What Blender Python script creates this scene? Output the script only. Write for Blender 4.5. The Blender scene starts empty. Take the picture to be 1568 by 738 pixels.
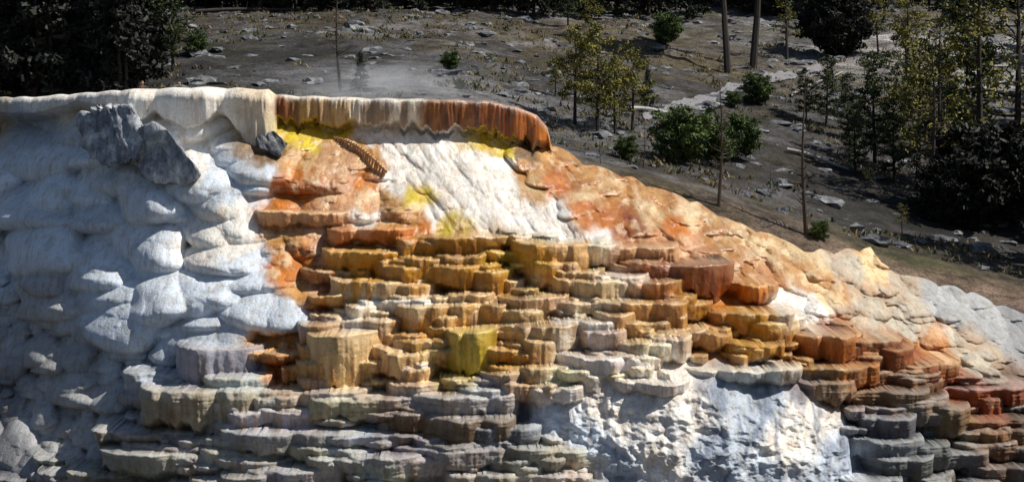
import bpy, math, random
import numpy as np
rng=np.random.RandomState(7); random.seed(7)
scene=bpy.context.scene
CAMZ=13.0; CD=80.0; F=3136.0
# ---------------------------------------------------------------- noise
TAB=np.random.RandomState(3).rand(512,512)
def vnoise(x,y,s=0):
    x=np.asarray(x,float)+s*17.37+1000; y=np.asarray(y,float)+s*31.71+1000
    xi=np.floor(x).astype(int); yi=np.floor(y).astype(int)
    fx=x-xi; fy=y-yi; fx=fx*fx*(3-2*fx); fy=fy*fy*(3-2*fy)
    a=TAB[xi%512,yi%512]; b=TAB[(xi+1)%512,yi%512]; c=TAB[xi%512,(yi+1)%512]; d=TAB[(xi+1)%512,(yi+1)%512]
    return (a*(1-fx)+b*fx)*(1-fy)+(c*(1-fx)+d*fx)*fy
def fbm(x,y,o=4,s=0):
    r=0;a=.5;t=0
    for i in range(o):
        r=r+a*vnoise(x*2**i,y*2**i,s+i*5); t+=a; a*=.5
    return r/t-0.5
def sstep(t): t=np.clip(t,0,1); return t*t*(3-2*t)
# ---------------------------------------------------------------- helpers
def mesh_obj(name,V,Fc,mats,col=None,midx=None,smooth=True,colname='Col'):
    me=bpy.data.meshes.new(name)
    V=np.asarray(V,np.float32); Fc=np.asarray(Fc,np.int32)
    n=Fc.shape[1]
    me.vertices.add(len(V)); me.vertices.foreach_set('co',V.ravel())
    me.loops.add(Fc.size); me.loops.foreach_set('vertex_index',Fc.ravel())
    me.polygons.add(len(Fc)); me.polygons.foreach_set('loop_start',np.arange(0,Fc.size,n,dtype=np.int32))
    for m in mats: me.materials.append(m)
    if midx is not None: me.polygons.foreach_set('material_index',np.asarray(midx,np.int32))
    me.update(calc_edges=True)
    me.polygons.foreach_set('use_smooth',np.full(len(Fc),smooth))
    if col is not None:
        at=me.color_attributes.new(colname,'FLOAT_COLOR','POINT')
        c=np.ones((len(V),4),np.float32); c[:,:col.shape[1]]=col
        at.data.foreach_set('color',c.ravel())
    ob=bpy.data.objects.new(name,me); scene.collection.objects.link(ob)
    return ob
def newmat(name):
    m=bpy.data.materials.new(name); m.use_nodes=True
    nt=m.node_tree; b=nt.nodes['Principled BSDF']; return m,nt,b
def N(nt,t,**k):
    n=nt.nodes.new(t)
    for a,v in k.items(): setattr(n,a,v)
    return n
def noise_node(nt,scale,detail=5,rough=.6,vec=None,stretch=None):
    tc=N(nt,'ShaderNodeTexCoord'); n=N(nt,'ShaderNodeTexNoise')
    n.inputs['Scale'].default_value=scale; n.inputs['Detail'].default_value=detail; n.inputs['Roughness'].default_value=rough
    if stretch:
        mp=N(nt,'ShaderNodeMapping'); mp.inputs['Scale'].default_value=stretch
        nt.links.new(tc.outputs['Object'],mp.inputs[0]); nt.links.new(mp.outputs[0],n.inputs['Vector'])
    else: nt.links.new(tc.outputs['Object'],n.inputs['Vector'])
    return n.outputs['Fac']
def ramp(nt,inp,stops):
    r=N(nt,'ShaderNodeValToRGB'); e=r.color_ramp.elements
    while len(e)<len(stops): e.new(.5)
    for i,(p,c) in enumerate(stops): e[i].position=p; e[i].color=(c[0],c[1],c[2],1)
    nt.links.new(inp,r.inputs[0]); return r.outputs[0]
def mul(nt,a,b,fac=1.0,mode='MULTIPLY'):
    m=N(nt,'ShaderNodeMix'); m.data_type='RGBA'; m.blend_type=mode; m.inputs[0].default_value=fac
    nt.links.new(a,m.inputs[6]); nt.links.new(b,m.inputs[7]); return m.outputs[2]
def bump(nt,b,h,strength,dist):
    bp=N(nt,'ShaderNodeBump'); bp.inputs['Strength'].default_value=strength; bp.inputs['Distance'].default_value=dist
    nt.links.new(h,bp.inputs['Height']); nt.links.new(bp.outputs[0],b.inputs['Normal']); return bp
# ---------------------------------------------------------------- materials
def attr(nt,name='Col'):
    a=N(nt,'ShaderNodeVertexColor'); a.layer_name=name; return a
m_trav,nt,b=newmat('travertine')
a=attr(nt)
n1=noise_node(nt,1.3,8,.62); n2=noise_node(nt,1.0,6,.6,stretch=(5,3,.8)); n3=noise_node(nt,11,5,.65)
c=mul(nt,a.outputs['Color'],ramp(nt,n1,[(.32,(.80,.77,.73)),(.55,(1.05,1.05,1.05))]))
c=mul(nt,c,ramp(nt,n2,[(.34,(.82,.74,.66)),(.5,(1.03,1.03,1.03))]))
c=mul(nt,c,ramp(nt,n3,[(.3,(.80,.78,.76)),(.52,(1.05,1.05,1.05))]))
nt.links.new(c,b.inputs['Base Color'])
mr=N(nt,'ShaderNodeMapRange'); nt.links.new(a.outputs['Alpha'],mr.inputs[0])
mr.inputs[3].default_value=.7; mr.inputs[4].default_value=.28
nt.links.new(mr.outputs[0],b.inputs['Roughness'])
nt.links.new(a.outputs['Alpha'],b.inputs['Coat Weight']); b.inputs['Coat Roughness'].default_value=.16
ad=N(nt,'ShaderNodeMath',operation='ADD'); nt.links.new(n3,ad.inputs[0]); nt.links.new(n2,ad.inputs[1])
bp=bump(nt,b,ad.outputs[0],.6,.07); nt.links.new(bp.outputs[0],b.inputs['Coat Normal'])
def rockmat(name,k,lo=(.09,.10,.12),bm_=.9):
    m,nt,b=newmat(name)
    n1=noise_node(nt,1.3,8,.7); n3=noise_node(nt,1.2,7,.7,stretch=(3,2,1))
    c=mul(nt,ramp(nt,n1,[(.35,tuple(q*k for q in lo)),(.5,(.27*k,.285*k,.31*k)),(.64,(.60*k,.60*k,.60*k))]),ramp(nt,n3,[(.35,(.45,.47,.5)),(.55,(1,1,1))]))
    nt.links.new(c,b.inputs['Base Color']); b.inputs['Roughness'].default_value=.9; bump(nt,b,n3,bm_,.2); return m
m_rock=rockmat('weathered_travertine',1.4,(.13,.14,.16),.7); m_rock2=rockmat('hillside_rock',.6)
m_ground,nt,b=newmat('hillside_soil')
a=attr(nt); n1=noise_node(nt,.9,9,.7,stretch=(.6,.6,2)); n3=noise_node(nt,5,6,.75)
c=mul(nt,a.outputs['Color'],ramp(nt,n1,[(.36,(.25,.23,.21)),(.52,(.9,.9,.9)),(.7,(1.6,1.6,1.65))]))
c=mul(nt,c,ramp(nt,n3,[(.35,(.30,.29,.28)),(.56,(1.1,1.1,1.1))]))
nt.links.new(c,b.inputs['Base Color']); b.inputs['Roughness'].default_value=.95; bump(nt,b,n3,1.0,.3)
m_fol,nt,b=newmat('foliage'); a=attr(nt); nt.links.new(a.outputs['Color'],b.inputs['Base Color']); b.inputs['Roughness'].default_value=.7
m_bark,nt,b=newmat('bark'); n1=noise_node(nt,3,6,.7,stretch=(4,4,.6))
nt.links.new(ramp(nt,n1,[(.3,(.012,.010,.008)),(.7,(.05,.038,.03))]),b.inputs['Base Color']); b.inputs['Roughness'].default_value=.9
m_dead,nt,b=newmat('dead_wood'); n1=noise_node(nt,3,6,.7,stretch=(4,4,.6))
nt.links.new(ramp(nt,n1,[(.3,(.02,.016,.013)),(.7,(.07,.052,.042))]),b.inputs['Base Color']); b.inputs['Roughness'].default_value=.9
m_log,nt,b=newmat('bleached_log'); n1=noise_node(nt,3,6,.7,stretch=(1,4,4))
nt.links.new(ramp(nt,n1,[(.3,(.2,.19,.18)),(.7,(.5,.48,.45))]),b.inputs['Base Color'])
m_path,nt,b=newmat('gravel'); n1=noise_node(nt,6,6,.7)
nt.links.new(ramp(nt,n1,[(.3,(.15,.145,.15)),(.7,(.28,.27,.29))]),b.inputs['Base Color']); b.inputs['Roughness'].default_value=.95
# ---------------------------------------------------------------- mound base surface
def px2w(px,py,Y): s=(CD+Y)/F; return (px-784)*s, CAMZ-(py-150)*s
ctl=[(0,165,25),(100,165,21.5),(215,170,16),(320,170,14.8),(420,170,15),(560,178,14.9),(700,180,15.1),(800,200,16),
(500,200,14.6),(600,205,14.2),(700,212,14.3),(620,240,13.0),(720,250,12.9),(840,232,17.3),(800,240,15),(960,280,15.8),(1060,315,14.8),(1130,350,14.3),(1210,380,13.8),(1300,400,13.3),(1400,440,14.5),(1568,490,16.5),(1750,560,18),
(0,300,20),(100,260,17),(250,290,12.6),(400,300,11.2),(520,290,11.6),(620,300,11.0),(740,300,10.9),(860,300,12.1),
(0,450,16),(100,420,13.6),(200,400,11.6),(330,400,9.2),(460,400,9.0),(600,370,8.8),(750,360,8.7),(900,360,9.4),(1050,390,10),(1150,420,10.8),
(0,600,11.5),(-200,600,16),(-200,300,25),(200,560,7.2),(100,580,9),(430,520,5.4),(480,450,7.2),(600,480,6.0),(750,480,5.5),(900,480,5.6),(1050,480,6.6),(1200,480,8.7),(1350,520,9.5),
(0,738,7),(200,738,3.0),(400,738,.4),(600,738,-.3),(430,620,3.2),(600,600,2.6),(750,600,2.2),(900,590,1.6),(1050,585,1.2),(1200,590,2.4),(1300,620,3.6),(900,738,0),(1050,738,-.4),(1250,738,.6),(1400,620,6),(1400,738,2.4),(1568,620,8.5),(1568,738,4),(1750,738,6),
(0,860,3),(600,900,-2.5),(1100,900,-2),(1568,900,1)]
C=np.array([ (*px2w(*c),c[2]) for c in ctl])
def tps(r2): return 0.5*r2*np.log(r2+1e-9)
n=len(C); K=tps((C[:,None,0]-C[None,:,0])**2+(C[:,None,1]-C[None,:,1])**2)+np.eye(n)*3.0
P=np.c_[np.ones(n),C[:,:2]]
A=np.block([[K,P],[P.T,np.zeros((3,3))]]); sol=np.linalg.solve(A,np.r_[C[:,2],0,0,0])
def Y0f(X,Z):
    X=np.asarray(X,float); Z=np.asarray(Z,float); r=sol[n]+sol[n+1]*X+sol[n+2]*Z
    for i in range(n): r=r+sol[i]*tps((X-C[i,0])**2+(Z-C[i,1])**2)
    return r
def W(px,py):
    Y=8.
    for _ in range(12):
        X,Z=px2w(px,py,Y); Y=.5*Y+.5*float(Y0f(X,Z))
    return X,Z,Y
rim=[(-300,152,30),(-100,150,26),(0,150,23),(60,148,21),(140,142,18),(215,137,16),(320,134,14.6),(415,137,14.4),(425,146,14.8),(540,150,15.0),(640,152,15.0),(740,154,15.2),(790,162,15.6),(822,177,16.3),(838,195,17.2),(845,224,17.4),(900,252,16.8),(960,272,16.2),(1060,308,15.2),(1130,345,14.7),(1210,372,14.2),(1248,388,13.8),(1350,388,13.8),(1356,408,14.2),(1400,428,14.7),(1480,448,15.7),(1568,480,16.7),(1700,540,18),(1800,600,18),(2100,700,18)]
R=np.array([(*px2w(*r),r[2]) for r in rim])
NX,NZ=1430,480
xs=np.linspace(-31,32,NX); zb=-4.5
zt=np.interp(xs,R[:,0],R[:,1])
xr=px2w(848,225,17.5)[0]
zt=zt+np.where(xs>xr,1.0,.3)*(0.25*fbm(xs*.9,xs*0,3,2)+.2*np.abs(np.sin(xs*1.9+2*fbm(xs*.7,xs*0,2,4)))-.1)
ker=np.hanning(121); ker/=ker.sum()
zs=np.convolve(np.pad(zt,60,mode='edge'),ker,'valid')-1.5
zs=np.minimum(zs,zt-.7)
NT=60
v=np.linspace(0,1,NZ-NT+1)[:-1]
Z=np.concatenate([zb+v[None,:]*(zs[:,None]-zb), zs[:,None]+np.linspace(0,1,NT)[None,:]*(zt-zs)[:,None]],1)
X=np.repeat(xs[:,None],NZ,1)
Y0=Y0f(X,Z)
pal=dict(W=(.85,.83,.79),B=(.60,.67,.76),CR=(.74,.55,.30),TA=(.56,.30,.09),OC=(.56,.28,.010),OR=(.56,.18,.016),RU=(.26,.06,.008),DB=(.06,.035,.022),  # B carries the bluish tint of open shade in its albedo
 GR=(.39,.40,.41),DG=(.13,.145,.17),PK=(.68,.40,.22),YG=(.64,.50,.04),BR=(.19,.115,.055),GB=(.42,.475,.55),SA=(.48,.44,.36),DK=(.23,.235,.25))  # DK paints the lens darkening of the corners into the stone
cc=[(0,160,'SA'),(100,150,'W'),(250,150,'W'),(340,150,'W'),(405,155,'CR'),(320,185,'W'),(60,200,'GB'),(60,250,'B'),(150,280,'B'),(0,280,'B'),(300,240,'W'),(350,260,'B'),(340,290,'B'),
(400,230,'BR'),(420,235,'BR'),(400,270,'B'),(250,320,'B'),(100,350,'B'),(0,400,'B'),(200,420,'B'),(330,370,'W'),(380,400,'B'),(420,470,'B'),(300,470,'B'),(450,490,'B'),(350,330,'W'),
(60,470,'GR'),(0,520,'GR'),(120,540,'GR'),(180,500,'B'),(60,620,'GR'),(150,640,'GR'),(0,700,'DK'),(0,600,'DK'),(250,500,'B'),(370,360,'W'),(380,440,'B'),
(450,240,'TA'),(500,235,'PK'),(460,280,'OR'),(530,255,'PK'),(560,245,'TA'),(450,310,'OR'),(510,300,'PK'),(560,310,'PK'),(590,300,'TA'),(620,335,'TA'),(645,352,'OR'),(560,275,'OR'),
(450,203,'YG'),(480,207,'YG'),(510,203,'YG'),(430,340,'OR'),(480,335,'PK'),(560,335,'W'),(430,365,'TA'),(520,360,'PK'),(600,362,'TA'),(435,405,'OR'),(470,400,'OR'),(480,430,'PK'),(500,470,'OR'),(455,440,'TA'),(500,400,'PK'),
(560,205,'W'),(620,215,'W'),(680,240,'W'),(620,260,'W'),(645,300,'YG'),(668,325,'W'),(700,290,'W'),(740,320,'W'),(690,345,'YG'),(800,330,'W'),(860,350,'W'),(770,228,'YG'),(730,212,'YG'),(750,270,'W'),(820,290,'CR'),(800,260,'TA'),(600,280,'W'),(720,240,'W'),(680,212,'W'),(780,300,'W'),(600,235,'W'),(660,270,'W'),(850,320,'W'),(760,250,'W'),
(800,232,'BR'),(850,240,'TA'),(900,265,'TA'),(860,280,'OR'),(900,300,'CR'),(960,290,'TA'),(930,330,'OR'),(960,345,'RU'),(900,315,'OR'),(1000,320,'CR'),(1040,345,'OR'),(1010,300,'TA'),(1060,330,'CR'),(1100,360,'TA'),(1150,380,'CR'),(1210,400,'CR'),(1180,430,'PK'),(1120,390,'TA'),(1260,440,'CR'),(1240,480,'W'),(1190,470,'W'),(1300,410,'SA'),(1340,400,'CR'),(1380,440,'SA'),(1330,480,'SA'),(1450,470,'GR'),(1400,500,'SA'),(1568,500,'DK'),(1520,480,'GR'),(1480,530,'SA'),(1050,380,'PK'),(920,365,'W'),(870,380,'W'),
(640,375,'OC'),(700,375,'OC'),(560,400,'OC'),(650,410,'OC'),(740,400,'OC'),(540,440,'OC'),(620,440,'OC'),(720,430,'OC'),(800,390,'YG'),(850,400,'OC'),(820,430,'CR'),(880,440,'CR'),(960,385,'PK'),(950,430,'W'),(1000,420,'OR'),(1060,415,'RU'),(1110,420,'RU'),(1100,450,'OR'),(1040,460,'OC'),(980,465,'TA'),(1150,450,'OC'),(1140,490,'OC'),(1080,500,'TA'),
(560,470,'W'),(640,470,'W'),(600,500,'OC'),(700,475,'CR'),(760,460,'OC'),(660,490,'OC'),(720,530,'YG'),(700,560,'YG'),(800,500,'CR'),(900,490,'W'),(880,530,'W'),(960,500,'CR'),(800,550,'OC'),(790,575,'OC'),(900,560,'W'),(1000,550,'W'),(1050,520,'TA'),(1130,530,'OC'),(760,500,'OC'),
(420,530,'TA'),(430,560,'OR'),(460,580,'TA'),(500,530,'TA'),(550,560,'CR'),(600,540,'CR'),(640,570,'CR'),(330,550,'GB'),(250,580,'GB'),(380,580,'GB'),
(300,610,'SA'),(400,620,'GR'),(500,610,'GR'),(560,620,'SA'),(650,610,'GR'),(700,650,'DB'),(740,640,'DG'),(640,640,'BR'),(780,660,'DG'),(300,660,'GR'),(450,670,'GR'),(560,670,'GB'),(350,720,'GR'),(200,700,'DK'),(500,720,'GR'),(650,720,'GR'),(780,710,'GR'),(870,710,'SA'),(700,690,'GR'),
(750,600,'GB'),(850,590,'W'),(950,600,'W'),(1050,580,'W'),(1150,580,'B'),(850,640,'B'),(950,640,'W'),(1050,640,'W'),(1120,600,'GB'),(1180,600,'GB'),(1150,650,'GB'),(1100,690,'GB'),(1000,700,'W'),(1200,680,'W'),(1250,640,'W'),(1280,700,'B'),(900,680,'B'),(950,720,'GB'),(1180,720,'B'),
(1230,520,'OR'),(1280,520,'RU'),(1350,540,'RU'),(1300,565,'OR'),(1400,550,'RU'),(1220,560,'OC'),(1270,590,'BR'),(1350,600,'BR'),(1450,580,'RU'),(1500,560,'SA'),(1440,540,'PK'),(1500,600,'RU'),(1550,620,'DB'),(1400,640,'DG'),(1330,650,'DG'),(1350,710,'DG'),(1450,690,'DG'),(1520,680,'BR'),(1568,710,'DG'),(1420,610,'BR')]
CP=np.array([(*W(p[0],p[1])[:2],*pal[p[2]]) for p in cc])
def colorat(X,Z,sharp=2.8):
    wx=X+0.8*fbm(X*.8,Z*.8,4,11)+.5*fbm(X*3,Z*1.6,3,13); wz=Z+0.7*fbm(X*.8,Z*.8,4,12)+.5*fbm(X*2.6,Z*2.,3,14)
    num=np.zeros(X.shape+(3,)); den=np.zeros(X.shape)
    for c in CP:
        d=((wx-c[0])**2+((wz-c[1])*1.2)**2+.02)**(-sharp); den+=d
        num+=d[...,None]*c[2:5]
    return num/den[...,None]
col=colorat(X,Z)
def cpick(px,py):
    x,z,_=W(px,py); return colorat(np.array([x]),np.array([z]))[0]
# ---------------------------------------------------------------- feature painting
wet=np.zeros_like(X); J=np.full_like(X,.5); TT=np.zeros_like(X)
def window(x0,x1,z0,z1):
    i0=max(0,int(np.searchsorted(xs,x0))); i1=min(NX,int(np.searchsorted(xs,x1)))
    if i1-i0<2: return None
    cs=list(range(i0,i1,6))+[i1-1]
    j0=max(0,min(int(np.searchsorted(Z[c],z0)) for c in cs)-2); j1=min(NZ,max(int(np.searchsorted(Z[c],z1)) for c in cs)+2)
    if j1-j0<2: return None
    return slice(i0,i1),slice(j0,j1)
def drape(L,cx,cz,rx,rz,amp,shear=0,rec=True,dome=False):
    w=window(cx-rx-abs(shear)*rz,cx+rx+abs(shear)*rz,cz-rz,cz+rz)
    if w is None: return
    x=X[w];z=Z[w]; wob=.12*rx*np.sin(z*5/rz+cx*9)
    lz=(z-cz)/rz; lx=(x-cx-shear*(z-cz)+wob)/rx
    if dome:
        lz2=np.where(lz>-.25,(lz+.25)/1.25,(lz+.25)/.75)
        d=amp*np.sqrt(np.clip(1-lx*lx-lz2*lz2,0,1))**.9
    else:
        lx=lx/(1-.3*np.clip(lz,0,1))
        e=np.clip(1-lx*lx,0,1)
        low=-.45-.1*(1-e)
        f=np.where(lz>low,np.clip((1-lz)/(1-low),0,1)**.75,np.sqrt(np.clip(1-((low-lz)/(1+low))**2,0,1)))
        d=amp*f*np.sqrt(e)
    m=(d>L[w])
    L[w]=np.where(m,d,L[w])
    if rec:
        J[w]=np.where(m,rng.rand(),J[w]); TT[w]=np.where(m,np.clip(-lz,0,1)**1.5,TT[w])
def inpoly(px,py,poly):
    r=False;j=len(poly)-1
    for i in range(len(poly)):
        xi,yi=poly[i];xj,yj=poly[j]
        if (yi>py)!=(yj>py) and px<(xj-xi)*(py-yi)/(yj-yi)+xi: r=not r
        j=i
    return r
def scatter(poly,num):
    a=np.array(poly); out=[]
    while len(out)<num:
        p=(rng.uniform(a[:,0].min(),a[:,0].max()),rng.uniform(a[:,1].min(),a[:,1].max()))
        if inpoly(p[0],p[1],poly): out.append(p)
    return out
leftU=[(-250,165),(215,170),(425,200),(430,320),(390,340),(400,400),(480,450),(480,500),(400,530),(270,530),(220,480),(0,440),(-250,400)]
leftL=[(-250,400),(0,420),(200,450),(300,520),(190,570),(200,650),(120,720),(-250,760)]
flow=[(500,200),(740,215),(860,265),(960,320),(900,365),(640,355),(590,300),(590,260)]
rightp=[(840,226),(1060,310),(1250,395),(1360,400),(1568,485),(1800,600),(1800,720),(1568,590),(1400,520),(1200,480),(1130,400),(900,365),(860,300),(780,235)]
orange=[(430,200),(520,210),(600,270),(660,350),(620,380),(500,380),(500,480),(400,430),(400,340),(430,310)]
def drapes(L,poly,num,r,amp,asp=(.8,1.4),sh=0,pw=1.5,rec=True,pd=0.):
    for p in scatter(poly,num):
        x,z,_=W(*p); rx=r[0]+(r[1]-r[0])*rng.rand()**pw; rz=rx*rng.uniform(*asp)
        drape(L,x,z,rx,rz,rx*amp*rng.uniform(.7,1.3),sh+rng.uniform(-.2,.2),rec,rng.rand()<pd)
L1=np.zeros_like(X);L2=np.zeros_like(X)
drapes(L1,leftU,85,(.9,2.0),1.15,(.55,.85),.15,pd=.5,pw=1)
drapes(L1,leftU,320,(.35,.9),1.1,(.6,.9),.15,pd=.5)
drapes(L2,leftU,400,(.15,.6),.2,(.8,1.6),.2,rec=False)
drapes(L1,leftL,70,(.7,1.3),1.15,(.6,.85),.2,pd=.7)
drapes(L1,leftL,620,(.25,.65),1.15,(.65,.95),.2,pd=.8)
drapes(L2,leftL,400,(.12,.35),.25,(.65,.95),.2,rec=False)
drapes(L1,flow,150,(.2,.55),.55,(1.5,3.2),-.7)
drapes(L2,flow,300,(.06,.16),.4,(2.,5.),-.6,rec=False)
drapes(L1,rightp,130,(.5,1.0),1.0,(.6,1.0),-.4,pd=.5)
drapes(L1,rightp,800,(.2,.5),1.0,(.6,1.0),-.4,pd=.5)
drapes(L2,rightp,600,(.1,.22),.5,(.7,1.2),-.4,rec=False)
drapes(L1,orange,60,(.5,1.2),1.0,(.6,.9),0,pd=.4)
drapes(L2,orange,400,(.1,.35),.4,(.6,1.2),0)
allp=[(-200,500),(500,500),(620,350),(1100,380),(1800,600),(1800,900),(-200,900)]
drapes(L1,allp,1000,(.15,.4),.7,(.5,1.),0,pd=.5)
for (px,py,rxp,ryp,am) in [(70,380,85,50,2.4),(150,400,70,50,2.2),(60,235,110,45,2.2),(350,385,75,42,2.0),(190,490,75,50,2.3),(345,300,60,50,1.9),(300,250,90,70,2.0),(490,250,75,52,1.8),(520,300,75,45,1.4),(430,405,40,30,1.3),(395,270,40,35,1.8),(540,350,95,28,1.0),(40,310,100,45,2.4),(240,380,55,45,2.0),(300,450,70,40,2.0),(390,470,60,38,1.9),(150,320,60,40,2.0)]:
    x,z,y=W(px,py); s=(CD+y)/F; drape(L1,x,z,rxp*s,ryp*s,am,.1,dome=rng.rand()<.5)
Y=Y0+1.0-L1-L2+.12*fbm(X*.6,Z*.6,3,21)+.04*fbm(X*4,Z*4,3,23)
warm=np.clip((col[...,0]-col[...,2])/.3,0,1)
col=col*(1+.28*(J-.5))[...,None]
k=(warm*TT*.95)[...,None]; col=col*(1-k)+k*col*np.array((.50,.28,.14))
# orange bacterial-mat mottling on the wet warm slopes, then painted cream highlights
xrs=sstep((X-W(800,260)[0])/2)
mot=(warm*sstep((fbm(X*2.0+1.2*Z,Z*2.0,5,61)+.10)/.30)*(.35+.35*xrs))[...,None]
col=col*(1-mot)+mot*np.array((.42,.16,.022))
mot=(warm*sstep((fbm(X*2.6+1.0*Z,Z*2.6,5,63)-.02)/.22)*.55)[...,None]  # cream noise patches, lobe highlights put into the colour
col=col*(1-mot)+mot*np.array((.80,.64,.42))
# ---- rough block (white broken face, lower centre-right)
bx0=W(790,640)[0]; bx1=W(1305,640)[0]; bz1=W(1000,560)[1]
mb=sstep((X-bx0)/1.2)*sstep((bx1-X)/.5)*sstep((bz1+.3-Z)/.8)
rg=np.abs(fbm(X*.5,Z*.6,5,31))*1.6+np.abs(fbm(X*1.8,Z*2.4,4,33))*.4+.35*np.abs(fbm(X*1.2,Z*.3,3,34))
Y=Y+mb*(rg*1.2-1.3+L1*.8)
vein=np.clip(1-np.abs(fbm(X*.8,Z*.45,5,35))*16,0,1)*mb
rx_=sstep((X-W(1000,650)[0])/3)
vein=np.maximum(vein*(.35+.65*rx_),.9*mb*rx_*sstep((fbm(X*.7,Z*.45,4,37)-.05)/.1))
vein=np.maximum(vein,.7*mb*sstep((W(900,690)[1]-Z)/1.5)*sstep((fbm(X*.7,Z*.6,4,38)-.02)/.1))
col=col*(1-.8*vein[...,None])+.8*vein[...,None]*np.array((.11,.15,.23))
# ---- ledges
flute=fbm(X*5.0,Z*.45,3,41)
strata=fbm(X*.5,Z*7,3,42)
lowreg=sstep((W(500,560)[1]-Z)/1.0)
def ledge(px0,px1,pyt,pyb,color=None,n=2.6,under=.18,extra=.1):
    pc=(px0+px1)/2
    x,zt_,yt=W(pc,pyt); _,zbm,yb=W(pc,pyb)
    s=(CD+yt)/F; hw=(px1-px0)/2*s
    yf=min(yb,yt-.25)-extra; h=zt_-zbm
    w=window(x-hw*1.1,x+hw*1.1,zbm-1.5,zt_+.15)
    if w is None: return
    xx=X[w];zz=Z[w]
    ph=rng.rand()*100
    lx=(xx-x)/hw+.12*fbm(zz*2,zz*0+ph,2)
    asym=rng.uniform(-.25,.25); lx=lx+asym*(1-lx**2)
    prof=np.clip(1-np.abs(lx)**n,0,1)**(1/n)
    fr=rng.uniform(1.0,2.6)/np.clip(hw,.5,1.6)
    arg=xx*fr+ph+1.5*fbm(xx*.8,zz*0+ph,2)
    sc=.34*np.clip(hw,.3,1.8)*np.abs(np.sin(arg))+.10*np.clip(hw,.3,1.2)*np.abs(np.sin(arg*2.7+1))+.25*fbm(xx*1.1,zz*0+ph,3)
    yback=yt+.6
    lobe=np.abs(np.sin(arg))
    ztop=zt_+.16*fbm(xx*1.0,zz*0+ph,2)+rng.uniform(-.06,.06)*lx+.03*lobe+.06*fbm(xx*4,zz*0+ph,2)
    t=np.clip((ztop-zz)/h,0,3)
    bul=np.where(t<.25,-.05*np.sin(t*4*math.pi/2),-.05+.0*t)
    ys=yback-(yback-yf+sc*(1-.35*np.clip(t,0,1)))*prof+under*h*t**2+bul-.28*flute[w]*np.clip(t*1.5,0,1)-.14*strata[w]*lowreg[w]-.18*fbm(xx*2.3,zz*2.3,4,43)
    ys=ys+.10*np.exp(-((ztop-zz)/.04)**2)
    zbl=zbm+.7*h*fbm(xx*2.5,zz*0+ph+9,3)+.2*h*(1-lobe)
    ys=ys+np.where(zz<zbl,(zbl-zz)*2.2,0)
    ys=np.where(zz>ztop,1e3,ys)
    cur=Y[w]; m=(ys<cur)&(prof>0)
    Y[w]=np.where(m,ys,cur)
    base=cpick(pc,(pyt+pyb)/2)*.35+.65*col[w] if color is None else np.array(pal[color])*.8+.2*col[w]
    base=base*rng.uniform(.72,1.15)*np.array([1,rng.uniform(.92,1.03),rng.uniform(.8,1.05)])
    rimw=np.exp(-np.clip((ztop-zz)/(.05+.08*np.clip(fbm(xx*3,zz*0+ph,2)+.4,0,1)),0,9))[...,None]*rng.uniform(.15,.7)
    lr=lowreg[w][...,None]
    lc=base*(1-rimw)+rimw*(base*.4+(np.array((.80,.66,.36))*(1-lr)+lr*np.array((.62,.64,.66)))*.6)
    st=np.clip(flute[w]*4+.15,0,1)[...,None]*np.clip(t*1.3,0,1)[...,None]*.8
    lc=lc*(1-st)+st*lc*np.array((.48,.30,.15))**np.clip(.3+1.2*warm[w],0,1)[...,None]
    k=(.88*m)[...,None]; col[w]=col[w]*(1-k)+k*lc
T=[(600,365),(780,350),(1110,395),(1190,460),(1420,530),(1568,575),(1750,640),(1750,800),(1310,800),(1300,590),(1180,560),(900,580),(800,600),(800,640),(900,700),(900,800),(-150,800),(-150,740),(100,690),(225,640),(220,590),(280,525),(420,520),(500,490),(490,400)]
pts=scatter(T,640)
pts.sort(key=lambda p:p[1])
for p in pts:
    big=rng.rand()
    w_=rng.uniform(20,55) if big<.55 else rng.uniform(55,140)
    h_=rng.uniform(7,20) if big<.5 else rng.uniform(16,52)
    if p[1]>590 and p[0]<900: w_*=1.35; h_*=.75
    ledge(p[0]-w_/2,p[0]+w_/2,p[1],p[1]+h_,n=rng.uniform(1.8,4),extra=rng.uniform(-.2,.45),under=rng.uniform(.02,.4))
main=[(392,548,322,345,'PK'),(500,640,347,372,'OR'),(612,775,361,392,'OC'),(490,640,382,412,'OC'),(575,770,404,440,'OC'),(505,600,425,470,'OC'),(585,655,430,452,'OC'),(780,905,368,425,'OC'),(905,1040,374,400,'PK'),(925,1122,398,447,'RU'),(890,1000,418,450,'W'),(545,690,455,480,'W'),(680,760,448,475,'CR'),(680,765,498,575,'YG'),(600,690,517,552,'CR'),(865,960,425,465,'CR'),(840,960,485,520,'W'),(765,850,537,558,'OC'),(740,830,557,580,'OC'),(470,600,500,590,'CR'),(600,660,552,580,'W'),(190,300,565,603,'GB'),(215,510,588,650,'SA'),(270,410,525,585,'GB'),(1120,1175,430,460,'OR'),(1005,1065,447,485,'OC'),(1195,1305,503,552,'OR'),(1315,1395,520,585,'RU'),(1260,1340,550,585,'OR'),(840,1005,540,575,'W'),(620,800,600,640,'GR'),(470,620,607,640,'SA'),(640,790,632,690,'BR'),(340,600,655,690,'GR'),(150,420,690,720,'GR'),(1040,1230,560,580,'W'),(930,1060,580,600,'W'),(800,900,590,615,'W'),(1260,1420,590,625,'BR'),(1400,1568,585,620,'RU'),(1300,1400,630,680,'DG'),(1380,1480,612,670,'BR'),(1050,1120,505,530,'TA'),(960,1040,520,545,'W'),(1100,1200,520,545,'OC'),(760,840,470,500,'CR'),(700,800,590,620,'GB'),(840,905,425,450,'CR'),(385,470,600,640,'SA')]
for m_ in main: ledge(*m_[:4],color=m_[4],n=rng.uniform(2.2,3.4),extra=.3,under=.15)
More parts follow.
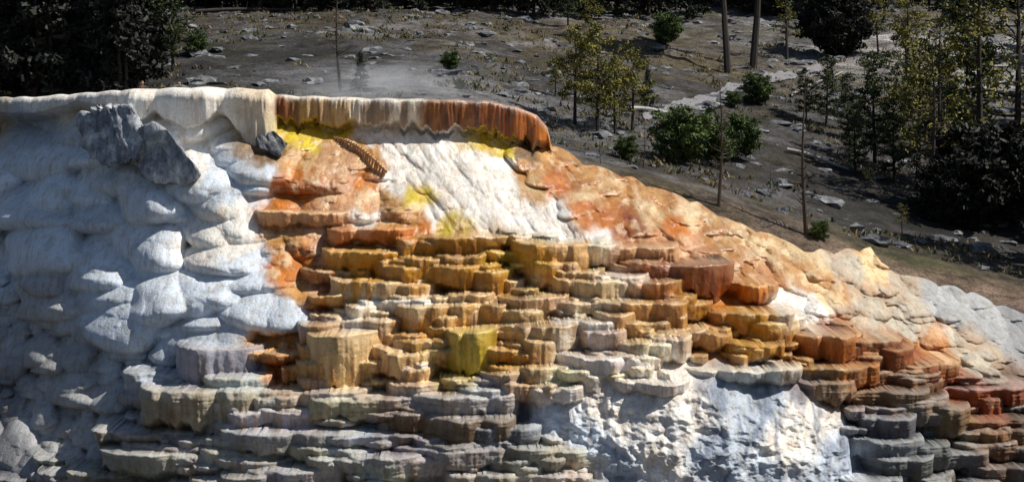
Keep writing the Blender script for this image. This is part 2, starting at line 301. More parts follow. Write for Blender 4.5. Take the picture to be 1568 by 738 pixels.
# ---- rim of the upper pool
xa,_=px2w(425,150,14.6); xb,_=px2w(843,200,17.3); xl,_=px2w(205,140,16)
yr=np.interp(xs,R[:,0],R[:,2])
hwall=np.interp(xs,[xa,px2w(560,0,15)[0],px2w(700,0,15)[0],xb-.9,xb-.25,xb],[1.2,1.1,1.35,1.5,.8,.2])
mk=(xs>xa)&(xs<xb)
d=zt[:,None]-Z
yw=yr[:,None]-.55-.42*flute*np.clip(d*2,0,1)-.18*np.abs(fbm(X*.7,Z*0,2,44))*4+.12*d**2
hw2=hwall[:,None]*(1+.7*fbm(X*3.5,Z*0,3,45))
yw=yw+.25*np.exp(-d/.06)
wm=(mk[:,None]&(d<hw2))
Y=np.where(wm,yw,np.where(mk[:,None]&(d<hw2+.35),np.maximum(np.minimum(yw+(d-hw2)*4,yr[:,None]+.4),yr[:,None]-.5),Y))
pxx=784+xs*F/(CD+15)
rc=np.array([[np.interp(p,[425,450,455,535,545,640,650,700,760,840],c) for c in zip(*[(.22,.07,.02),(.22,.09,.03),(.40,.26,.12),(.58,.44,.25),(.75,.72,.64),(.75,.68,.55),(.34,.12,.02),(.25,.08,.012),(.30,.08,.010),(.52,.17,.018)])] for p in pxx])
stt=np.clip(fbm(X*4,Z*.35,3,47)*6+.35,0,1)[...,None]
rcc=rc[:,None,:]*(1-.8*stt)+.8*stt*rc[:,None,:]*np.array((.3,.2,.15))
drip=np.clip(1-d/(.15+.6*np.clip(fbm(X*3,Z*0,3,48)+.3,0,1)),0,1)[...,None]*.9
drip=drip*np.interp(pxx,[425,440,640,660],[.3,1,1,.35])[:,None,None]
rcc=rcc*(1-drip)+drip*np.array((.82,.78,.68))
col=np.where(wm[...,None],rcc,col)
# left lip: thick rounded drapery
mk2=(xs>xl)&(xs<=xa)
lob=np.abs(np.sin(X*.95+.8*fbm(X*.5,Z*0,2,49)))
hl=(.8+1.0*lob+.6*fbm(X*1.8,Z*0,3,50)+.9*sstep((xs-px2w(330,0,14)[0])/2)[:,None])
yl=yr[:,None]-.35-1.2*np.sqrt(np.clip(np.clip(d,0,.6)/.6*(2-np.clip(d,0,.6)/.6),0,1))-.2*flute*np.clip(d,0,1)+.15*d-.55*lob
yl=yl+np.where(d>hl,(d-hl)*4,0)
m2=mk2[:,None]&(yl<Y)
Y=np.where(m2,yl,Y)
k=(m2*.5)[...,None]; col=col*(1-k)+k*np.array((.84,.80,.72))
# far-left thin rim
mk3=xs<=xl
lob3=np.abs(np.sin(X*.45+1.5*fbm(X*.3,Z*0,2,51)))
h3=.35+.4*lob3
yf3=yr[:,None]-.2-.6*np.sqrt(np.clip(np.clip(d,0,.4)/.4*(2-np.clip(d,0,.4)/.4),0,1))-.06*flute+np.where(d>h3,(d-h3)*4,0)-.5*lob3
Y=np.where(mk3[:,None]&(yf3<Y),yf3,Y)
Y=Y-.05*flute*(.2+.8*warm)
for (px,py,r) in [(620,230,4.2),(700,290,4.2),(800,320,3.4),(480,260,2.5),(600,175,3),(750,180,3),(900,300,3),(560,210,2.4),(1000,330,2.5),(1240,485,1.2),(500,330,2.2),(650,400,3.5),(1000,430,3.5),(750,450,4),(1100,370,3),(880,500,3.5),(700,540,3)]:
    x,z,_=W(px,py); wet=np.maximum(wet,np.exp(-((X-x)**2+(Z-z)**2)/r**2*1.1))
wet=np.clip(wet*(.9+.8*fbm(X*2,Z*2,3,60)),0,1)
# back side of the mound (pool basin / reverse slope)
NB=14
kb=np.arange(1,NB+1)/NB
isp=(xs<xb)[:,None]
Yt=Y[:,-1:]; Zt=Z[:,-1:]
Yb=Yt+14*kb[None,:]**1.5
Zb=np.where(isp,Zt-.12*np.minimum(kb*8,1)-1.6*sstep((kb-.15)*2),Zt-3.5*kb[None,:]**1.3)
XX=np.c_[X,np.repeat(xs[:,None],NB,1)]; YY=np.c_[Y,Yb]; ZZ=np.c_[Z,Zb]
colf=np.concatenate([col,np.repeat(col[:,-1:,:],NB,1)],1); wf=np.c_[wet,np.zeros((NX,NB))]
NR=NZ+NB
idx=np.arange(NX*NR).reshape(NX,NR)
Fc=np.stack([idx[:-1,:-1],idx[1:,:-1],idx[1:,1:],idx[:-1,1:]],-1).reshape(-1,4)
V=np.stack([XX,YY,ZZ],-1).reshape(-1,3)
cA=np.c_[np.clip(colf.reshape(-1,3),0.008,.87),np.clip(wf.reshape(-1,1),0,1)]
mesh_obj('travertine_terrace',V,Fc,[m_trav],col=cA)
def Ysurf(px,py):
    x,z,y=W(px,py)
    for _ in range(4):
        i=int(np.clip(np.searchsorted(xs,x),0,NX-1)); j=int(np.clip(np.searchsorted(Z[i],z),0,NZ-1)); y=Y[i,j]; x,z=px2w(px,py,y)
    return y
# ---------------------------------------------------------------- ground / hillside
def ground(X,Y,noise=True):
    X=np.asarray(X,float);Y=np.asarray(Y,float)
    g0=np.interp(X,[-60,-4,1.9,10.9,19.5,27,60],[12.0,11.9,10.3,7.9,4.9,3.0,0.5])
    z=-4.5+(g0+4.5)*sstep((Y-12)/16)
    zh=g0+(24.5-g0)*np.clip((Y-28)/120,0,1)+.14*np.clip(Y-148,0,400)
    z=np.where(Y>28,zh,z)
    z=np.where(Y<-25,np.minimum(-4.5+(-25-Y)*.33,11.4),z)
    if noise:
        a=sstep((Y-30)/10)
        z=z+a*(1.6*fbm(X*.06,Y*.06,3,70)+1.1*fbm(X*.2,Y*.25,4,71)+.8*np.abs(fbm(X*.5,Y*.9,4,72)))
    return z
gx=np.unique(np.r_[np.linspace(-600,-70,20),np.linspace(-70,80,600),np.linspace(80,600,20)])
gy=np.unique(np.r_[np.linspace(-400,-85,12),np.linspace(-85,20,40),np.linspace(20,170,600),np.linspace(170,900,60)])
GX,GY=np.meshgrid(gx,gy,indexing='ij'); GZ=ground(GX,GY)
idx=np.arange(GX.size).reshape(GX.shape)
Fc=np.stack([idx[:-1,:-1],idx[1:,:-1],idx[1:,1:],idx[:-1,1:]],-1).reshape(-1,4)
def hitg(px,py):
    Yv=np.linspace(26,400,1500); s=(CD+Yv)/F; Xr=(px-784)*s; Zr=CAMZ-(py-150)*s
    g=ground(Xr,Yv); k=np.argmax(g>=Zr)
    return Xr[k],Yv[k],g[k],(CD+Yv[k])/F
gc=np.ones(GX.shape+(3,))*np.array((.10,.092,.088))
t=sstep((fbm(GX*.12,GY*.12,4,80))/.18+.2)[...,None]; gc=gc*(1-t)+t*np.array((.23,.22,.225))
t=sstep((fbm(GX*.3,GY*.3,4,81)-.02)/.08)[...,None]*.75; gc=gc*(1-t)+t*np.array((.06,.045,.025))
t=sstep((fbm(GX*.25,GY*.25,4,85)-.08)/.08)[...,None]*.6; gc=gc*(1-t)+t*np.array((.14,.11,.04))
t=sstep((GX-6)/14)[...,None]*sstep((100-GY)/30)[...,None]*.6; gc=gc*(1-t)+t*np.array((.04,.036,.032))  # shade over the near right slope, painted into the ground colour
def blob(px,py,rx,ry,c,k=.8):
    x,y,z,s=hitg(px,py)
    w=np.exp(-(((GX-x)/rx)**2+((GY-y)/ry)**2))[...,None]*k
    w=np.clip(w*(1+2*fbm(GX*.3,GY*.3,3,83))[...,None],0,1)
    return gc*(1-w)+w*np.array(c)
gc=blob(1500,95,14,16,(.6,.58,.58),1.2); gc=blob(1460,425,9,3.5,(.45,.30,.22),1); gc=blob(1450,330,9,12,(.03,.026,.02),.9); gc=blob(80,110,30,25,(.015,.015,.012),1.2); gc=blob(1000,70,20,12,(.17,.13,.07),.6)  # right near-black blob is painted shade; left one darkens the forest floor
gc=blob(1400,395,6,3,(.09,.09,.03),.9); gc=blob(620,125,10,8,(.30,.30,.32),.8); gc=blob(760,160,8,5,(.30,.29,.29),.8)
mesh_obj('hillside_ground',np.stack([GX,GY,GZ],-1).reshape(-1,3),Fc,[m_ground],col=gc.reshape(-1,3))
# path
pp=[hitg(*p) for p in [(985,182),(1040,165),(1090,150),(1150,128),(1200,118),(1260,112)]]
PV=[];t_=np.linspace(0,len(pp)-1,120)
px_=np.interp(t_,range(len(pp)),[p[0] for p in pp]);py_=np.interp(t_,range(len(pp)),[p[1] for p in pp])
W_=7; PV=[]
for x,y in zip(px_,py_):
    for k in range(W_): 
        yy=y+(k-3)*.6; PV.append((x,yy,float(ground(x,yy))+.12))
idx=np.arange(120*W_).reshape(120,W_)
mesh_obj('gravel_path',PV,np.stack([idx[:-1,:-1],idx[1:,:-1],idx[1:,1:],idx[:-1,1:]],-1).reshape(-1,4),[m_path])
# ---------------------------------------------------------------- boulders / rocks
import bmesh
def hull_rock(name,pts,mat,sub=3,amp=.12,seed=0):
    bm=bmesh.new()
    for p in pts: bm.verts.new(p)
    r=bmesh.ops.convex_hull(bm,input=bm.verts)
    bmesh.ops.delete(bm,geom=[g for g in r['geom_interior'] if isinstance(g,bmesh.types.BMVert)],context='VERTS')
    bmesh.ops.triangulate(bm,faces=bm.faces)
    bmesh.ops.subdivide_edges(bm,edges=bm.edges,cuts=sub*4,use_grid_fill=True)
    bm.normal_update()
    for f_ in bm.faces: f_.smooth=True
    for v_ in bm.verts:
        c=v_.co; nz=float(fbm(c.x*.9+c.y,c.z*.9+c.y*.7,3,seed)); st=float(abs(fbm(c.x*2.4+c.z*1.2,c.z*.3,3,seed+5))); v_.co+=v_.normal*(amp*4*nz-1.0*st)
    me=bpy.data.meshes.new(name); bm.to_mesh(me); bm.free(); me.materials.append(mat)
    ob=bpy.data.objects.new(name,me); scene.collection.objects.link(ob); return ob
def q(px,py,Yv): x,z=px2w(px,py,Yv); return (x,Yv,z)
hull_rock('fallen_travertine_slab',[q(114,176,14.8),q(148,160,13.9),q(200,160,12.9),q(228,200,11.7),q(207,250,11.2),q(165,258,12.4),q(123,225,14.2),q(150,170,17),q(220,170,16),q(200,240,15)],m_rock,seed=3)
hull_rock('fallen_travertine_slab',[q(205,196,11.9),q(238,184,11.4),q(276,220,10.8),q(308,268,10.5),q(288,288,10.7),q(225,280,11.4),q(201,250,11.8),q(230,200,15),q(290,270,13)],m_rock,seed=8)
hull_rock('fallen_travertine_slab',[q(388,200,12.9),q(418,198,12.7),q(442,220,12.2),q(428,238,11.9),q(398,228,12.2),q(410,200,14.5),q(430,230,14)],m_rock2,seed=12)
# curved row of stalactites on the orange mound
RV=[];RF=[]
FY0=Ysurf(512,216)+.02; FY1=Ysurf(590,272)-.25
def finp(t):
    px=512+80*t; py=212+52*t**1.7; yy=FY0+(FY1-FY0)*t; x,z=px2w(px,py,yy); return x,yy,z
for i in range(22):
    t=i/21; x,yy,z=finp(t); L=.2+.25*math.sin(t*3.1)+.14*rng.rand()
    b0=len(RV); tw=rng.uniform(-.1,.1)
    for k,(r,dz) in enumerate([(.03,.10),(.06,.02),(.055,-.4*L),(.04,-.8*L),(.012,-L-.12)]):
        for a_ in range(6):
            an=a_*math.pi/3; RV.append((x+r*math.cos(an)-.05*k+tw*k*.2,yy+r*math.sin(an)+.04*k,z+dz))
    for k in range(4):
        for a_ in range(6): RF.append((b0+k*6+a_,b0+k*6+(a_+1)%6,b0+k*6+6+(a_+1)%6,b0+k*6+6+a_))
b0=len(RV)
for i in range(22):
    t=i/21; x,yy,z=finp(t)
    for a_ in range(6):
        an=a_*math.pi/3; RV.append((x,yy+.2*math.cos(an)+.2,z+.0+.07*math.sin(an)))
for i in range(21):
    for a_ in range(6): RF.append((b0+i*6+a_,b0+i*6+(a_+1)%6,b0+i*6+6+(a_+1)%6,b0+i*6+6+a_))
fc=np.tile(np.array([(.56,.33,.17)]),(len(RV),1)); fc[::3]*=.6
mesh_obj('stalactite_fringe',RV,RF,[m_trav],col=np.c_[fc,np.zeros(len(RV))])
ico=bmesh.new(); bmesh.ops.create_icosphere(ico,subdivisions=2,radius=1); iv=np.array([v_.co[:] for v_ in ico.verts]); ifc=np.array([[v_.index for v_ in f.verts] for f in ico.faces]); ico.free()
def rocks(name,num,xr_,yr_,sz,mat,seed):
    r=np.random.RandomState(seed); VV=[];FF=[]
    for i in range(num):
        x=r.uniform(*xr_);y=r.uniform(*yr_); s=sz[0]+(sz[1]-sz[0])*r.rand()**4
        vv=iv*(1+.7*(r.rand(len(iv),1)-.5))*np.array([s*r.uniform(.8,1.8),s*r.uniform(.7,1.2),s*r.uniform(.3,.6)])
        a=r.rand()*6.28; vv=np.c_[vv[:,0]*math.cos(a)-vv[:,1]*math.sin(a),vv[:,0]*math.sin(a)+vv[:,1]*math.cos(a),vv[:,2]]
        VV.append(vv+np.array([x,y,float(ground(x,y))-s*.05])); FF.append(ifc+i*len(iv))
    return mesh_obj(name,np.concatenate(VV),np.concatenate(FF),[mat],smooth=False)
rocks('hillside_rocks',3600,(-50,70),(29,150),(.06,.8),m_rock2,5)
# ---------------------------------------------------------------- vegetation
def tube(p0,p1,r0,r1,sides=5):
    p0=np.array(p0,float);p1=np.array(p1,float); dv=p1-p0; dv/=np.linalg.norm(dv)+1e-9
    u=np.cross(dv,[0,0,1] if abs(dv[2])<.9 else [1,0,0]); u/=np.linalg.norm(u); w=np.cross(dv,u)
    an=np.arange(sides)*2*math.pi/sides
    ring=np.cos(an)[:,None]*u+np.sin(an)[:,None]*w
    V=np.r_[p0+ring*r0,p1+ring*r1]; i=np.arange(sides); j=(i+1)%sides
    return V,np.stack([i,j,j+sides,i+sides],-1)
def build_tree(seed,H=8,kind='pine',leaf=28,colr=((.03,.055,.015),(.13,.14,.03)),size=.13,wid=.28,bare=.25,nb=None):
    r=np.random.RandomState(seed); VV=[];FF=[];MI=[];CC=[];nv=0
    def add(V,Fq,mi,c):
        nonlocal nv
        VV.append(V);FF.append(Fq+nv);MI.append(np.full(len(Fq),mi));CC.append(np.broadcast_to(c,(len(V),3)));nv+=len(V)
    bend=r.uniform(-.04,.04,2)*H; ks=8
    def tp(t): return np.array([bend[0]*math.sin(t*3),bend[1]*math.sin(t*2.3),H*t])
    r0=.018*H if kind!='bush' else .012*H
    if kind=='dead': r0=.014*H
    for k in range(ks):
        V,Fq=tube(tp(k/ks)-np.array([0,0,.3 if k==0 else 0]),tp((k+1)/ks),r0*(1-k/ks)+.02,r0*(1-(k+1)/ks)+.016,7); add(V,Fq,0,(.1,.1,.1))
    nb=nb or int(46 if kind!='dead' else 30)
    for i in range(nb):
        t=bare+(1-bare)*(i+r.rand())/nb; t=min(t,.985)
        if kind=='pine': L=H*wid*(math.sin(min(1,(1-t)/(1-bare)*1.15+.12)*math.pi*.55)**.8)*r.uniform(.45,1.15)
        elif kind=='fir': L=H*wid*((1-t)/(1-bare)+.04)*r.uniform(.7,1.1)
        elif kind=='bush': L=H*wid*math.sqrt(max(.05,1-((t-.35)/.66)**2))*r.uniform(.6,1.1)
        else: L=H*wid*(1-t+.15)*r.uniform(.2,1.0)
        a=r.rand()*6.283; up=r.uniform(-.15,.45) if kind!='fir' else r.uniform(-.35,.05)
        if kind=='bush': up=r.uniform(0,.9)
        d=np.array([math.cos(a),math.sin(a),up]); p0=tp(t); p1=p0+d*L*.55; p2=p1+np.array([d[0],d[1],up+.25])*L*.45+r.normal(0,.04,3)*L
        rr=max(.010,.007*H*(1-t)+.008)
        V,Fq=tube(p0,p1,rr,rr*.7,4); add(V,Fq,0,(.1,.1,.1)); V,Fq=tube(p1,p2,rr*.7,rr*.25,4); add(V,Fq,0,(.1,.1,.1))
        if kind=='dead':
            for _ in range(3):
                f=r.uniform(.3,1); pb=p0+(p2-p0)*f; V,Fq=tube(pb,pb+r.normal(0,.25,3)*L*.6,rr*.4,rr*.15,3); add(V,Fq,0,(.1,.1,.1))
            continue
        ncl=max(2,int(L/ (H*wid)*5)+1)
        for k in range(ncl):
            f=.35+.7*(k+r.rand())/ncl; pc=p0+(p2-p0)*f+r.normal(0,.07*L,3)
            lf=leaf; cs=.10*H*wid*2.0*r.uniform(.6,1.2)
            o=r.normal(0,1,(lf,3))*np.array([1,1,.55])*cs*.55
            ce=pc+o; s=size*r.uniform(.6,1.3,(lf,1))
            u=r.normal(0,1,(lf,3)); u/=np.linalg.norm(u,axis=1,keepdims=True); w=r.normal(0,1,(lf,3)); w-=u*(w*u).sum(1,keepdims=True); w/=np.linalg.norm(w,axis=1,keepdims=True)
            V=np.stack([ce-u*s-w*s*.35,ce+u*s-w*s*.35,ce+u*s+w*s*.35,ce-u*s+w*s*.35],1).reshape(-1,3)
            m=np.clip(r.rand()*.8+.25*o[:,2]/(cs+1e-6)+r.uniform(-.1,.3,lf),0,1)  # random tint, plus painted sunlight: leaves brighter towards the clump top
            c=np.array(colr[0])*(1-m[:,None])+np.array(colr[1])*m[:,None]
            add(V,np.arange(lf*4).reshape(lf,4),1,np.repeat(c,4,0))
    return np.concatenate(VV),np.concatenate(FF),np.concatenate(MI),np.concatenate(CC)
cache={}
def tree_me(key,**k):
    if key not in cache:
        V,Fq,mi,cc_=build_tree(**k); mats=[m_dead if k.get('kind')=='dead' else m_bark,m_fol]
        ob=mesh_obj('tmp',V,Fq,mats,col=cc_,midx=mi,smooth=False); me=ob.data; bpy.data.objects.remove(ob); cache[key]=me
    return cache[key]
YGc=((.03,.04,.008),(.24,.21,.02)); DGc=((.005,.010,.004),(.025,.037,.011)); MGc=((.006,.014,.005),(.06,.08,.014))  # second tone of each pair is the painted sunlit leaf colour
spec={'pineA':dict(seed=1,H=8,colr=YGc,bare=.18,wid=.3,leaf=18,size=.11),'pineB':dict(seed=2,H=8,colr=YGc,bare=.3,wid=.24,leaf=15,size=.11),
'pineC':dict(seed=3,H=8,colr=MGc,bare=.15,wid=.25,leaf=24,size=.11),'tall':dict(seed=4,H=8,colr=MGc,bare=.3,wid=.16,leaf=20,size=.09),'tallS':dict(seed=14,H=8,colr=YGc,bare=.2,wid=.2,leaf=8,size=.08),
'trunk':dict(seed=5,H=8,colr=DGc,bare=.6,wid=.16,leaf=24,size=.1),'fir':dict(seed=6,H=8,kind='fir',colr=DGc,bare=.05,wid=.26,leaf=30,nb=60),
'bush':dict(seed=7,H=8,kind='bush',colr=((.008,.022,.005),(.08,.13,.016)),bare=.03,wid=.6,leaf=60,size=.26,nb=70),'bushD':dict(seed=8,H=8,kind='bush',colr=((.003,.004,.003),(.012,.012,.007)),bare=.03,wid=.62,leaf=70,size=.3,nb=90),
'deadA':dict(seed=9,H=8,kind='dead',wid=.16,bare=.15),'deadB':dict(seed=10,H=8,kind='dead',wid=.24,bare=.3,nb=44),'sparse':dict(seed=11,H=8,colr=YGc,bare=.35,wid=.26,leaf=6,size=.08)}
TR=[('pine_tree','pineA',915,203,165),('pine_tree','pineB',880,192,150),('pine_tree','pineB',968,200,125),('pine_tree','pineA',942,206,120),('pine_tree','fir',992,168,62),('pine_tree','pineB',850,150,60),
('dead_tree','deadB',522,143,175),('fir_tree','fir',552,141,62),('lodgepole_pine','trunk',1115,112,300),('lodgepole_pine','trunk',1152,107,320),
('juniper_bush','bush',1045,252,72),('juniper_bush','bush',1090,255,55),('juniper_bush','bush',1130,245,55),('juniper_bush','bush',1160,162,38),('juniper_bush','bush',1122,166,20),('juniper_bush','bush',690,108,24),('juniper_bush','bush',703,138,14),('juniper_bush','bush',300,85,28),('juniper_bush','bush',960,245,30),
('dead_tree','deadA',1235,387,235),('dead_tree','deadB',1100,332,190),('dead_tree','deadA',985,258,70),('dead_tree','deadB',920,252,45),('dead_tree','deadB',1180,300,50),
('pine_tree','pineC',1340,250,170),('pine_tree','pineC',1265,195,110),('pine_tree','pineC',1235,185,80),('pine_tree','pineA',1405,275,210),('pine_tree','pineC',1300,215,100),('lodgepole_pine','tall',1470,300,330),('lodgepole_pine','tallS',1505,335,400),('lodgepole_pine','tallS',1555,320,400),('pine_tree','pineC',1440,240,170),('pine_tree','pineA',1385,190,150),('dead_tree','deadB',1420,330,260),('lodgepole_pine','tallS',1445,330,300),('juniper_bush','bushD',1500,350,130),('juniper_bush','bushD',1545,345,120),('juniper_bush','bushD',1450,345,80),('pine_tree','pineC',1310,270,110),('pine_tree','pineC',1370,285,130),
('juniper_bush','bushD',1278,88,92),('shrub','sparse',1382,360,48),('shrub','sparse',1330,290,40),('shrub','bush',1255,395,24),('shrub','bush',1480,95,30),('shrub','bush',1020,70,40),('pine_tree','pineB',1345,80,90),('pine_tree','tallS',1205,90,130),('pine_tree','pineA',1390,90,110),
('pine_tree','pineC',265,110,150),('pine_tree','pineC',870,40,80),('pine_tree','pineB',905,60,70)]
for nm,k,px,py,h in TR:
    x,y,z,s=hitg(px,py); me=tree_me(k,**spec[k]); ob=bpy.data.objects.new(nm,me); scene.collection.objects.link(ob)
    sc=h*s/8; ob.location=(x,y,z-.05); ob.scale=(sc,sc,sc); ob.rotation_euler=(0,0,rng.rand()*6.28)
def forest(name,places,keys,seed):
    r=np.random.RandomState(seed); VV=[];FF=[];MI=[];CC=[];nv=0
    base=[build_tree(**k) for k in keys]
    for (x,y,H) in places:
        V,Fq,mi,c=base[r.randint(len(base))]; a=r.rand()*6.28; s=H/8
        v=np.c_[V[:,0]*math.cos(a)-V[:,1]*math.sin(a),V[:,0]*math.sin(a)+V[:,1]*math.cos(a),V[:,2]]*s+np.array([x,y,float(ground(x,y))])
        VV.append(v);FF.append(Fq+nv);MI.append(mi);CC.append(c*r.uniform(.6,1.2));nv+=len(V)
    return mesh_obj(name,np.concatenate(VV),np.concatenate(FF),[m_bark,m_fol],col=np.concatenate(CC),midx=np.concatenate(MI),smooth=False)
lk=[dict(seed=20,H=8,kind='fir',colr=DGc,bare=.05,wid=.22,leaf=14,size=.2,nb=36),dict(seed=21,H=8,kind='pine',colr=DGc,bare=.15,wid=.22,leaf=10,size=.2,nb=34)]
VD=((.002,.003,.002),(.007,.009,.004))  # near-black leaf tones, corner darkening of the lens painted into the foliage
lkd=[dict(k,colr=VD,leaf=20) for k in lk]; lkd[1]['bare']=.06
pl=[]
for i in range(150):
    px=rng.uniform(-150,218) ; py=rng.uniform(40,148)
    x,y,z,s=hitg(px,py); pl.append((x,y,rng.uniform(6,11)))
forest('dark_conifer_forest',pl,lkd,31)
pl=[]
for i in range(200):
    x=rng.uniform(-75,85); y=rng.uniform(135,205); pl.append((x,y,rng.uniform(8,13)))
for i in range(140):
    px=rng.uniform(200,1250); py=rng.uniform(2,30) if px>800 else rng.uniform(2,18)
    x,y,z,s=hitg(px,py); pl.append((x,y,rng.uniform(6,11)))
for i in range(30):
    x=rng.uniform(20,75); y=rng.uniform(115,160); pl.append((x,y,rng.uniform(6,10)))
forest('distant_conifer_forest',pl,lk,32)
pl=[]
for i in range(45):
    y=rng.uniform(28,115); pl.append(((CD+y)*.262+rng.uniform(0,18),y,rng.uniform(9,14)))
forest('side_shade_conifer_grove',pl,lk,33)  # trees mostly out of view, added to cast shade on the right slope
r=np.random.RandomState(50); num=9000
x=r.uniform(-45,60,num); y=30+125*r.rand(num)**1.2; keep=(fbm(x*.15,y*.15,3,90)>-.02); x=x[keep];y=y[keep]; z=ground(x,y); nb=9
ce=np.repeat(np.stack([x,y,z],-1),nb,0); M_=len(ce)
s=np.repeat(r.uniform(.08,.30,len(x)),nb)[:,None]
ce=ce+r.normal(0,1,(M_,3))*s*np.array([1,1,.25]); tip=ce+np.c_[r.normal(0,.5,(M_,2)),r.uniform(.6,1.3,M_)]*s; sd=r.normal(0,1,(M_,3))*.2*s; sd[:,2]=0
V=np.stack([ce-sd,ce+sd,tip+sd*.3,tip-sd*.3],1).reshape(-1,3)
pc=np.repeat(r.rand(len(x)),nb)[:,None]; c=np.where(pc<.5,np.array([[.16,.115,.04]]),np.where(pc<.8,np.array([[.05,.065,.015]]),np.array([[.10,.08,.035]])))
mesh_obj('dry_grass_tufts',V,np.arange(M_*4).reshape(-1,4),[m_fol],col=np.repeat(c,4,0),smooth=False)
def log(px0,py0,px1,py1,r_,mat=m_log):
    a=hitg(px0,py0);b_=hitg(px1,py1); VV=[];FF=[];k=10
    p=[np.array(a[:3])+(np.array(b_[:3])-np.array(a[:3]))*t+np.array([0,0,r_*1.3+.1*math.sin(t*5)]) for t in np.linspace(0,1,k)]
    nv=0
    for i in range(k-1):
        V,Fq=tube(p[i],p[i+1],r_*(1-.5*i/k),r_*(1-.5*(i+1)/k),8); VV.append(V);FF.append(Fq+nv);nv+=len(V)
    for i in range(4):
        q0=p[2+i]; V,Fq=tube(q0,q0+np.array([.3,-.3,.9])*rng.uniform(.3,.9),r_*.3,r_*.1,8); VV.append(V);FF.append(Fq+nv);nv+=len(V)
    mesh_obj('fallen_log',np.concatenate(VV),np.concatenate(FF),[mat],smooth=True)
log(965,172,1040,180,.16); log(1205,235,1300,262,.14); log(300,25,470,18,.2,m_dead); log(560,18,700,10,.2,m_dead); log(1210,150,1290,112,.12)
# people standing behind the rim, only heads above it
def simple(name,c,r=.8):
    m,nt,b=newmat(name); n1=noise_node(nt,20,3,.5); nt.links.new(ramp(nt,n1,[(.3,[k*.8 for k in c]),(.7,c)]),b.inputs['Base Color']); b.inputs['Roughness'].default_value=r; return m
m_skin=simple('skin',(.5,.3,.2)); m_hair=simple('hair',(.05,.03,.02))
def person(px,yv,shirt,face):
    x,_=px2w(px,130,yv); z=float(ground(x,yv)); root=bpy.data.objects.new('person',None); scene.collection.objects.link(root); root.location=(x,yv,z); root.rotation_euler=(0,0,face)
    def sk(nm,vs,es,rs,mats,lv=2):
        me=bpy.data.meshes.new(nm); me.from_pydata(vs,es,[]); me.materials.append(mats)
        ob=bpy.data.objects.new(nm,me); scene.collection.objects.link(ob); ob.parent=root
        md=ob.modifiers.new('s','SKIN')
        for i,rr in enumerate(rs): me.skin_vertices[0].data[i].radius=(rr,rr*.8)
        me.skin_vertices[0].data[0].use_root=True
        ob.modifiers.new('ss','SUBSURF').levels=lv; ob.modifiers['ss'].render_levels=lv
    pants=simple('trousers',(.05,.07,.12)); sm=simple('shirt',shirt)
    sk('trousers',[(0,0,.95),(.1,0,.9),(.11,-.02,.5),(.12,0,.08),(.12,-.14,.04),(-.1,0,.9),(-.11,.02,.5),(-.12,.03,.08),(-.12,-.11,.04)],[(0,1),(1,2),(2,3),(3,4),(0,5),(5,6),(6,7),(7,8)],[.15,.1,.07,.05,.04,.1,.07,.05,.04],pants)
    sk('shirt',[(0,0,.95),(0,0,1.2),(0,0,1.4),(.18,0,1.4),(.24,0,1.12),(.2,-.12,.92),(-.18,0,1.4),(-.24,0,1.12),(-.2,-.12,.92)],[(0,1),(1,2),(2,3),(3,4),(4,5),(2,6),(6,7),(7,8)],[.15,.15,.13,.07,.05,.04,.07,.05,.04],sm)
    sk('head',[(0,0,1.42),(0,0,1.5),(0,-.01,1.58),(0,-.01,1.68),(0,-.12,1.6)],[(0,1),(1,2),(2,3),(2,4)],[.05,.05,.085,.08,.015],m_skin)
    sk('hair',[(0,.03,1.6),(0,.02,1.70),(0,-.02,1.73)],[(0,1),(1,2)],[.085,.09,.06],m_hair)
    for sg in(1,-1):
        vs=[(.2*sg,-.12,.92),(.2*sg,-.17,.87)];es=[(0,1)];rs=[.03,.03]
        for f in range(4): k=len(vs); vs+=[(.2*sg+(f-1.5)*.02,-.2,.83),(.2*sg+(f-1.5)*.022,-.21,.79)]; es+=[(1,k),(k,k+1)]; rs+=[.009,.008]
        k=len(vs); vs+=[(.17*sg,-.2,.87)]; es+=[(1,k)]; rs+=[.01]
        sk('hand',vs,es,rs,m_skin,1)
person(218,30.5,(.12,.04,.03),.5); person(275,30.5,(.10,.09,.07),-.4)
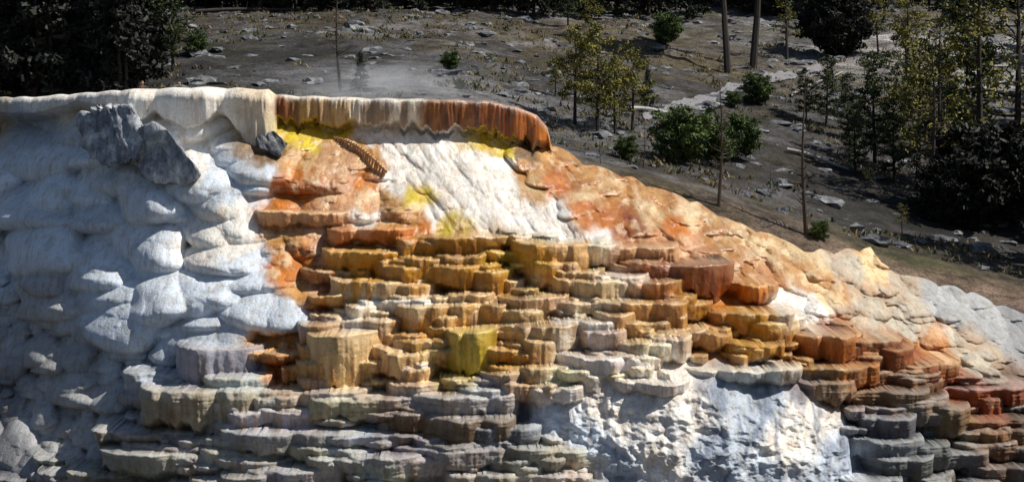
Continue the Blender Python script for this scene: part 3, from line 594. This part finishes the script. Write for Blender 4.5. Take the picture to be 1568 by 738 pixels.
# steam drifting over the pool
m=bpy.data.materials.new('steam'); m.use_nodes=True; nt=m.node_tree; nt.nodes.clear()
o=N(nt,'ShaderNodeOutputMaterial'); pv=N(nt,'ShaderNodeVolumePrincipled'); nt.links.new(pv.outputs[0],o.inputs['Volume'])
tc=N(nt,'ShaderNodeTexCoord'); ln=N(nt,'ShaderNodeVectorMath',operation='LENGTH'); nt.links.new(tc.outputs['Object'],ln.inputs[0])
nn=N(nt,'ShaderNodeTexNoise'); nn.inputs['Scale'].default_value=1.8; nn.inputs['Detail'].default_value=3; nt.links.new(tc.outputs['Object'],nn.inputs['Vector'])
mr=N(nt,'ShaderNodeMapRange'); mr.inputs[1].default_value=1; mr.inputs[2].default_value=.1; mr.inputs[3].default_value=0; mr.inputs[4].default_value=.5; nt.links.new(ln.outputs['Value'],mr.inputs[0])
mr2=N(nt,'ShaderNodeMapRange'); mr2.inputs[1].default_value=.42; mr2.inputs[2].default_value=.65; nt.links.new(nn.outputs['Fac'],mr2.inputs[0])
mm=N(nt,'ShaderNodeMath',operation='MULTIPLY'); nt.links.new(mr.outputs[0],mm.inputs[0]); nt.links.new(mr2.outputs[0],mm.inputs[1]); nt.links.new(mm.outputs[0],pv.inputs['Density']); pv.inputs['Color'].default_value=(.95,.97,1,1)
bpy.ops.mesh.primitive_ico_sphere_add(subdivisions=3,radius=1); so=bpy.context.object; so.name='steam'; x,z=px2w(570,138,21); so.location=(x,22,z); so.scale=(5.2,3.5,1.9); so.data.materials.append(m)
# ---------------------------------------------------------------- light, sky, camera
sd=np.array((.62,-.10,.76)); sd/=np.linalg.norm(sd)
from mathutils import Vector
sun=bpy.data.lights.new('sun','SUN'); sun.energy=5.0; sun.angle=math.radians(.5); sun.color=(1,.95,.86)
so=bpy.data.objects.new('sun',sun); scene.collection.objects.link(so); so.rotation_euler=Vector(sd).to_track_quat('Z','Y').to_euler(); so.location=(60,-20,60)
w=bpy.data.worlds.new('World'); scene.world=w; w.use_nodes=True; nt=w.node_tree
sky=nt.nodes.new('ShaderNodeTexSky'); sky.sky_type='NISHITA'; sky.sun_disc=False; sky.sun_elevation=math.asin(sd[2]); sky.sun_rotation=math.atan2(sd[0],sd[1])
nt.links.new(sky.outputs[0],nt.nodes['Background'].inputs[0]); nt.nodes['Background'].inputs[1].default_value=.065
cam=bpy.data.cameras.new('camera'); cam.lens=72; cam.sensor_width=36; cam.shift_y=-(369-150)/1568; cam.clip_end=3000; cam.clip_start=.5
co=bpy.data.objects.new('camera',cam); scene.collection.objects.link(co); co.location=(0,-CD,CAMZ); co.rotation_euler=(math.pi/2,0,0)
scene.camera=co
scene.view_settings.view_transform='Standard'; scene.view_settings.look='None'; scene.view_settings.exposure=0
